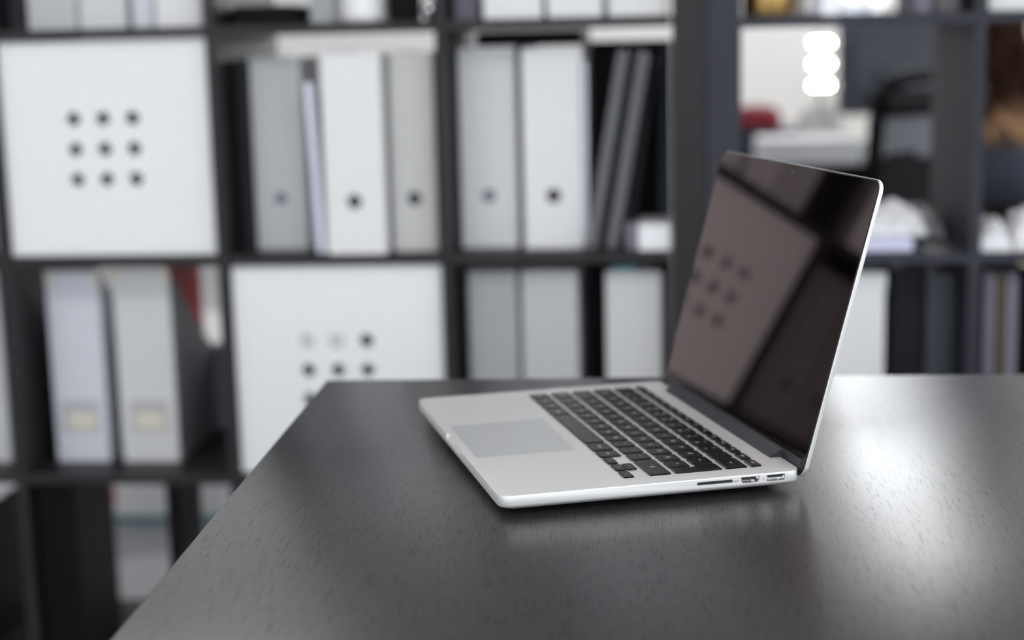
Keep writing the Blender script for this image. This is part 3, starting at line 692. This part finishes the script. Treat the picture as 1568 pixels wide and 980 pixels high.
crumple('crumpled_paper', 0.548, YF+0.11, zb2+0.0202, 0.050, 0.06, 0.044, 3, MT['paper'], 'crumpled white paper on the lilac stack beside the laptop screen')
crumple('crumpled_paper', 0.612, YF+0.22, zb2, 0.030, 0.05, 0.045, 5, BIND['grey'], 'greyish crumpled paper left of the upright post of the right bookcase')
crumple('crumpled_paper', 0.694, YF+0.05, zb2, 0.022, 0.04, 0.040, 8, MT['paper'], 'crumpled white paper just right of the upright post of the right bookcase')
crumple('crumpled_paper', 0.752, YF+0.07, zb2, 0.032, 0.06, 0.052, 11, MT['ceramic'], 'shiny white crumpled wrapping at the right edge of the picture')

# ------------------------------------------------------------------ office beyond the shelves
def office_desk(x0, x1, y0, y1, h, label):
    r = empty('office_desk', ((x0+x1)/2, (y0+y1)/2, 0), 0, label, 'desk'); a, b = (x1-x0)/2, (y1-y0)/2
    obj('desk_top', B(-a, a, -b, b, h-0.025, h, 0.002, 1), MT['black'], r)
    obj('modesty_panel', B(-a+0.06, a-0.06, -b+0.03, -b+0.045, 0.10, h-0.0255), MT['blackcard'], r)
    for sx in (-1, 1):
        for sy in (-1, 1):
            obj('leg', B(sx*a-0.05*(sx > 0), sx*a+0.05*(sx < 0), sy*b-0.05*(sy > 0), sy*b+0.05*(sy < 0), 0, h-0.025), MT['steel'], r)
    return r
HD = 0.735
office_desk(0.28, 0.975, 2.90, 3.82, HD, 'black office desk behind the right bookcase, covered with papers')
def stack(x0, x1, y0, y1, z, h, m, label, n=3):
    r = empty('paper_stack', ((x0+x1)/2, (y0+y1)/2, z+0.0004), 0, label, 'paper stack'); rnd = random.Random(int(x0*1000))
    for k in range(n):
        a, b = (x1-x0)/2, (y1-y0)/2; j = rnd.uniform(-.006, .006)
        obj('sheaf', B(-a+j, a+j, -b-j, b-j, h*k/n+0.0002, h*(k+1)/n, 0.001, 1), m, r)
    return r
stack(0.440, 0.700, 2.915, 3.16, HD, 0.062, MT['paper'], 'broad white paper stack on the office desk above the laptop lid')
r = empty('storage_crate', (0.455, 3.36, HD+0.0004), 0, 'dark navy crate on the office desk beneath the red cushion', 'crate')
obj('crate_body', B(-0.085, 0.10, -0.10, 0.10, 0, 0.06, 0.004, 2), MT['navy'], r); obj('rim', B(-0.090, 0.105, -0.105, 0.105, 0.0601, 0.070, 0.002, 1), MT['navy'], r)
r = obj('red_pouch', rings(bmesh.new(), [[(0.452+x*s, 3.36+y*s, HD+0.0706+z) for x, y in rrect(-0.068, 0.068, -0.07, 0.07, 0.03, 5)] for s, z in ((0.85, 0), (1, 0.012), (1, 0.036), (0.82, 0.055), (0.4, 0.064))]), MT['dark_red'], None, True)
tag(r, 'soft red pouch on top of the navy crate in the distance', 'pouch')
crumple('crumpled_paper', 0.640, 3.45, HD, 0.075, 0.08, 0.115, 21, BIND['warm'], 'heap of grey-white crumpled paper behind the paper stack on the office desk')
# monitor (its back is towards the camera)
r = empty('monitor', (0.850, 3.58, HD+0.0004), 0, 'large slate monitor on the office desk behind the black chair', 'monitor')
obj('screen_housing', B(-0.150, 0.150, -0.02, 0.02, 0.09, 0.395, 0.008, 2), MT['slate'], r)
obj('back_bulge', B(-0.11, 0.11, -0.045, -0.0201, 0.14, 0.32, 0.01, 2), MT['slate'], r)
obj('display', B(-0.14, 0.14, 0.0201, 0.022, 0.102, 0.385), MT['glass'], r)
obj('neck', B(-0.03, 0.03, -0.075, -0.0455, 0.008, 0.22, 0.003, 1), MT['slate'], r)
obj('foot', rings(bmesh.new(), [[(x, y-0.03, z) for x, y in rrect(-0.11, 0.11, -0.09, 0.09, 0.02, 4)] for z in (0, 0.0075)]), MT['black'], r)
# lamp of short glowing tubes stacked in a column
def tube_lamp(loc, n, pitch, half, rad, label):
    r = empty('tube_lamp', loc, 0, label, 'lamp')
    obj('pole', B(-0.008, 0.008, 0.0, 0.016, -loc[2]+HD+0.008, (n-1)*pitch+0.03, 0.002, 1), MT['steel'], r)
    obj('foot', lathe(bmesh.new(), [(0.07, 0), (0.07, 0.006), (0.01, 0.0078)], 32, Matrix.Translation((0, 0.008, HD+0.0004-loc[2]))), MT['steel'], r, True)
    for k in range(n):
        obj('glowing_tube', tube(bmesh.new(), [(-half, -0.012, k*pitch), (half, -0.012, k*pitch)], rad, 12), MT['bulb'], r, True)
        for sx in (-1, 1):
            obj('end_cap', tube(bmesh.new(), [(sx*half, -0.012, k*pitch), (sx*(half+0.004), -0.012, k*pitch)], rad*1.1, 12), MT['steel'], r, True)
    return r
tube_lamp((0.662, 3.70, 0.910), 4, 0.0640, 0.030, 0.0065, 'glaring lamp of short bright tubes stacked in a column on the office desk')
# office chair
def office_chair(loc, rz, label, back_top=0.985):
    r = empty('office_chair', loc, rz, label, 'chair')
    obj('seat', rings(bmesh.new(), [[(x*s, y*s, z) for x, y in rrect(-0.24, 0.24, -0.23, 0.23, 0.08, 6)] for s, z in ((0.92, 0.43), (1, 0.445), (1, 0.475), (0.9, 0.49))]), MT['black'], r, True)
    pts = []
    for x, z in rrect(-0.205, 0.205, 0.53, back_top, 0.09, 6): pts.append((x, -0.25-0.06*(z-0.5)+0.12*abs(x)**2*4, z))
    bm = tube(bmesh.new(), pts+[pts[0]], 0.018, 10); obj('back_frame', bm, MT['black'], r, True)
    bm = bmesh.new(); n = 10; G = {}
    for i in range(n+1):
        for j in range(n+1):
            x = -0.20+0.40*i/n; z0_ = 0.80 if back_top > 0.9 else 0.535; z = z0_+(back_top-0.005-z0_)*j/n
            if abs(x) > 0.17 and (z < 0.56 or z > back_top-0.04): x *= 0.88
            for k in (0, 1): G[i, j, k] = bm.verts.new((x, -0.25-0.06*(z-0.5)+0.12*abs(x)**2*4-0.002+0.004*k, z))
    for i in range(n):
        for j in range(n):
            for k in (0, 1): bm.faces.new([G[a, b, k] for a, b in ((i, j), (i+1, j), (i+1, j+1), (i, j+1))])
    obj('back_mesh', bm, MT['mesh'], r, True)
    if back_top > 0.9:
        obj('lower_shell', rings(bmesh.new(), [[(x, -0.25-0.06*(z-0.5)+0.48*x*x+dy, z) for x, z in rrect(-0.192, 0.192, 0.54, 0.815, 0.04, 5)] for dy in (-0.012, -0.004)]), MT['black'], r, True)
    obj('headband', tube(bmesh.new(), [(x, -0.25-0.06*(back_top-0.56)+0.12*x*x*4, back_top-0.055) for x in (-0.2, -0.1, 0, 0.1, 0.2)], 0.03, 10), MT['black'], r, True)
    obj('back_stem', tube(bmesh.new(), [(0, -0.02, 0.42), (0, -0.2, 0.43), (0, -0.275, 0.50), (0, -0.275, 0.62)], 0.022), MT['black'], r, True)
    for s in (-1, 1):
        obj('armrest', tube(bmesh.new(), [(s*0.24, -0.02, 0.45), (s*0.29, -0.02, 0.47), (s*0.29, -0.02, 0.64), (s*0.29, 0.10, 0.665), (s*0.29, -0.16, 0.665)], 0.017), MT['black'], r, True)
    obj('gas_lift', lathe(bmesh.new(), [(0.03, 0.09), (0.03, 0.26), (0.018, 0.265), (0.018, 0.43)], 20), MT['steel'], r, True)
    for k in range(5):
        a = 2*PI*k/5+0.3
        l_ = obj('base_arm', tube(bmesh.new(), [(0.02*math.cos(a), 0.02*math.sin(a), 0.10), (0.29*math.cos(a), 0.29*math.sin(a), 0.075)], [0.025, 0.014]), MT['black'], r, True)
        obj('caster', lathe(bmesh.new(), [(0.02, -0.02), (0.028, -0.016), (0.028, 0.016), (0.02, 0.02)], 20, Matrix.Translation((0.29*math.cos(a), 0.29*math.sin(a), 0.0285)) @ Matrix.Rotation(a, 4, 'Z') @ AX['x']), MT['rubber'], l_, True)
    return r
office_chair((0.590, 2.53, 0), 0.87, 'black office chair with grey mesh back, standing before the black desk with papers', 0.975)
# low cabinet seen through the gap in the bottom left cube
r = empty('low_cabinet', (-1.22, 2.15, 0), 0, 'low white cabinet seen through the bottom gap of the black bookcase', 'cabinet')
obj('carcass', B(-0.42, 0.42, 0, 0.40, 0.016, 0.42, 0.003, 1), MT['panel'], r); obj('plinth', B(-0.41, 0.41, 0.004, 0.39, 0, 0.0158), MT['teal'], r)
for k in range(2):
    x0 = -0.415+0.416*k; d = obj('drawer', B(x0, x0+0.410, -0.018, -0.0005, 0.020, 0.41, 0.002, 1), MT['panel'], r)
    obj('red_tag', B(x0+0.10, x0+0.16, -0.0195, -0.0182, 0.052, 0.085), MT['red'], d)
# pale room divider and yellow cupboard in the distance
r = empty('cupboard', (2.12, 5.6, 0), 0, 'pale yellow cupboard behind the seated person', 'cupboard')
obj('carcass', B(-0.5, 0.5, 0, 0.5, 0, 1.15, 0.003, 1), MT['yellow'], r)
for k in range(2):
    d = obj('door', B(-0.495+0.497*k, -0.003+0.497*k, -0.018, -0.0005, 0.03, 1.14, 0.002, 1), MT['yellow'], r)
    obj('handle', B(-0.05+0.07*k, -0.03+0.07*k, -0.03, -0.0182, 0.55, 0.70), MT['steel'], d)

# ------------------------------------------------------------------ seated person with long curly hair (back to the camera)
PX, PYY = 1.225, 3.90
r = empty('stool', (PX, PYY, 0), 0, 'round black stool carrying the long-haired person', 'stool')
obj('seat', lathe(bmesh.new(), [(0.17, 0.385), (0.19, 0.395), (0.19, 0.415), (0.17, 0.424)], 36), MT['black'], r, True)
obj('column', lathe(bmesh.new(), [(0.022, 0.03), (0.022, 0.3849)], 20), MT['steel'], r, True)
obj('foot', lathe(bmesh.new(), [(0.21, 0), (0.21, 0.012), (0.03, 0.0299)], 40), MT['steel'], r, True)
per = empty('person', (PX, PYY, 0), 0, 'seated person seen from behind, long brown curly hair with copper tips, blue-grey jacket', 'person')
per.scale = (0.96, 0.96, 0.96)
def skin_mesh(name, V, E, m, parent, lv=2):
    """V: list of (x,y,z,rx,ry)"""
    me = bpy.data.meshes.new(name); me.from_pydata([v[:3] for v in V], E, []); me.materials.append(m)
    o = bpy.data.objects.new(name, me); COL.objects.link(o)
    o.modifiers.new('s', 'SKIN')
    if not me.skin_vertices:
        bpy.context.view_layer.objects.active = o
    for i, sv in enumerate(me.skin_vertices[0].data):
        sv.radius = (V[i][3], V[i][4]); sv.use_root = (i == 0)
    sb = o.modifiers.new('d', 'SUBSURF'); sb.levels = lv; sb.render_levels = lv
    bpy.context.view_layer.update()
    new = bpy.data.meshes.new_from_object(o.evaluated_get(bpy.context.evaluated_depsgraph_get()))
    o.modifiers.clear(); o.data = new; new.name = name
    new.polygons.foreach_set('use_smooth', [True]*len(new.polygons))
    if parent: o.parent = parent
    return o
def arm_v(s):
    return [(s*0.165, 0.02, 0.985, .050, .050), (s*0.215, 0.05, 0.86, .046, .046), (s*0.235, 0.10, 0.735, .038, .038), (s*0.215, 0.24, 0.745, .032, .032), (s*0.19, 0.335, 0.765, .024, .022)]
V = [(0, -0.03, 0.56, .15, .115), (0, -0.035, 0.70, .130, .10), (0, -0.03, 0.85, .145, .105), (0, -0.01, 0.97, .115, .080), (0, 0.005, 1.045, .052, .052), (0, 0.015, 1.10, .050, .050)]
E = [(i, i+1) for i in range(5)]
for s in (-1, 1):
    b = len(V); V += arm_v(s); E += [(3, b)]+[(b+i, b+i+1) for i in range(4)]
for s in (-1, 1):
    b = len(V); V += [(s*0.10, 0.06, 0.555, .080, .075), (s*0.12, 0.40, 0.550, .062, .062), (s*0.12, 0.42, 0.30, .050, .050), (s*0.12, 0.40, 0.09, .036, .036), (s*0.12, 0.50, 0.045, .036, .030)]
    E += [(0, b)]+[(b+i, b+i+1) for i in range(4)]
torso = skin_mesh('body', V, E, MT['jacket'], per)
torso.data.materials.append(MT['trousers']); torso.data.materials.append(MT['skin'])
for p_ in torso.data.polygons:
    c = p_.center
    if c.z < 0.60 and c.y > -0.02 or c.z < 0.50: p_.material_index = 1
    if c.z > 1.04: p_.material_index = 2
# head with face (turned away)
bm = bmesh.new()
bmesh.ops.create_uvsphere(bm, u_segments=28, v_segments=20, radius=1)
for v in bm.verts:
    x, y, z = v.co
    sx, sy, sz = 0.074, 0.094, 0.115
    if z < 0: sx *= 1-0.28*(-z); sy *= 1-0.12*(-z)
    v.co = (x*sx, y*sy, z*sz)
    f = max(0, y)
    if abs(x) < 0.22 and -0.35 < z < 0.15 and y > 0.7: v.co.y += 0.016*(1-abs(x)/0.22)
    if 0.2 < abs(x) < 0.55 and 0.0 < z < 0.22 and y > 0.6: v.co.y -= 0.006
    if abs(x) < 0.35 and -0.62 < z < -0.5 and y > 0.4: v.co.y += 0.004
hd_ = obj('head', bm, MT['skin'], per, True, 180); hd_.location = (0, 0.035, 1.215)
for s in (-1, 1):
    bm = bmesh.new(); bmesh.ops.create_uvsphere(bm, u_segments=12, v_segments=8, radius=1)
    bmesh.ops.transform(bm, matrix=Matrix.Translation((s*0.075, 0.0, -0.005)) @ Matrix.Diagonal((0.010, 0.018, 0.030, 1)), verts=bm.verts[:]); obj('ear', bm, MT['skin'], hd_, True)
    bm = bmesh.new(); bmesh.ops.create_uvsphere(bm, u_segments=12, v_segments=8, radius=0.011)
    bmesh.ops.translate(bm, vec=(s*0.030, 0.078, 0.012), verts=bm.verts[:]); obj('eye', bm, MT['paper'], hd_, True)
bm = bmesh.new(); bmesh.ops.create_uvsphere(bm, u_segments=12, v_segments=8, radius=1)
bmesh.ops.transform(bm, matrix=Matrix.Translation((0, 0.079, -0.060)) @ Matrix.Diagonal((0.024, 0.008, 0.007, 1)), verts=bm.verts[:]); obj('mouth', bm, MT['red'], hd_, True)
# hands: palm and five bent fingers resting at the keyboard edge
for s in (-1, 1):
    bx, by, bz = s*0.19, 0.335, 0.765
    V = [(bx, by, bz, .022, .020), (bx-s*0.003, by+0.045, bz-0.002, .030, .013), (bx-s*0.005, by+0.085, bz-0.004, .032, .011)]; E = [(0, 1), (1, 2)]
    hand = skin_mesh('hand', V, E, MT['skin'], per)
    for k, (dx, L) in enumerate(((-0.027, .062), (-0.009, .072), (0.010, .068), (0.028, .052))):
        x = bx-s*0.005+s*dx; y = by+0.085
        skin_mesh('finger', [(x, y-0.012, bz-0.004, .009, .009), (x, y+L*0.45, bz+0.004, .0085, .0085), (x, y+L*0.8, bz-0.008, .0078, .0078), (x, y+L, bz-0.018, .007, .007)], [(0, 1), (1, 2), (2, 3)], MT['skin'], hand, 1)
    skin_mesh('thumb', [(bx-s*0.018, by+0.03, bz-0.004, .011, .011), (bx-s*0.048, by+0.062, bz-0.008, .010, .010), (bx-s*0.052, by+0.092, bz-0.012, .008, .008)], [(0, 1), (1, 2)], MT['skin'], hand, 1)
# curly hair: a cap and many wavy locks, one mesh
hb = bmesh.new(); rnd = random.Random(4)
bmesh.ops.create_uvsphere(hb, u_segments=24, v_segments=16, radius=1)
for v in hb.verts:
    x, y, z = v.co; v.co = (x*0.096, y*0.104-0.012, z*0.118+0.022)
    if y > 0.45 and z < 0.45: v.co.y = min(v.co.y, 0.045); v.co.x *= 0.9
bmesh.ops.translate(hb, vec=(0, 0.03, 1.215), verts=hb.verts[:])
for k in range(150):
    a = rnd.uniform(-0.15, 1.15)*PI          # around the back of the head
    x0 = 0.088*math.cos(a); y0 = 0.02-0.085*math.sin(a)
    zt = rnd.uniform(1.14, 1.31); zb_ = rnd.uniform(0.735, 0.90)
    ph_ = rnd.uniform(0, 6.3); amp = rnd.uniform(0.006, 0.014); sp_ = rnd.uniform(0.2, 1.35)
    pts = []; n = 13
    for i in range(n+1):
        t = i/n; z = zt+(zb_-zt)*t; nar = 1-0.25*math.sin(min(1, t*1.5)*PI)+0.22*max(0, t-0.5)*sp_
        back = 0.12*min(1, max(0, (t-0.15)*1.6))
        pts.append((x0*nar+amp*math.cos(ph_+t*20), y0-back+amp*math.sin(ph_+t*20), z))
    tube(hb, pts, [0.009+0.004*math.sin(PI*i/n) if i < n else 0.003 for i in range(n+1)], 5)
obj('hair', hb, MT['hair'], per, True, 180)
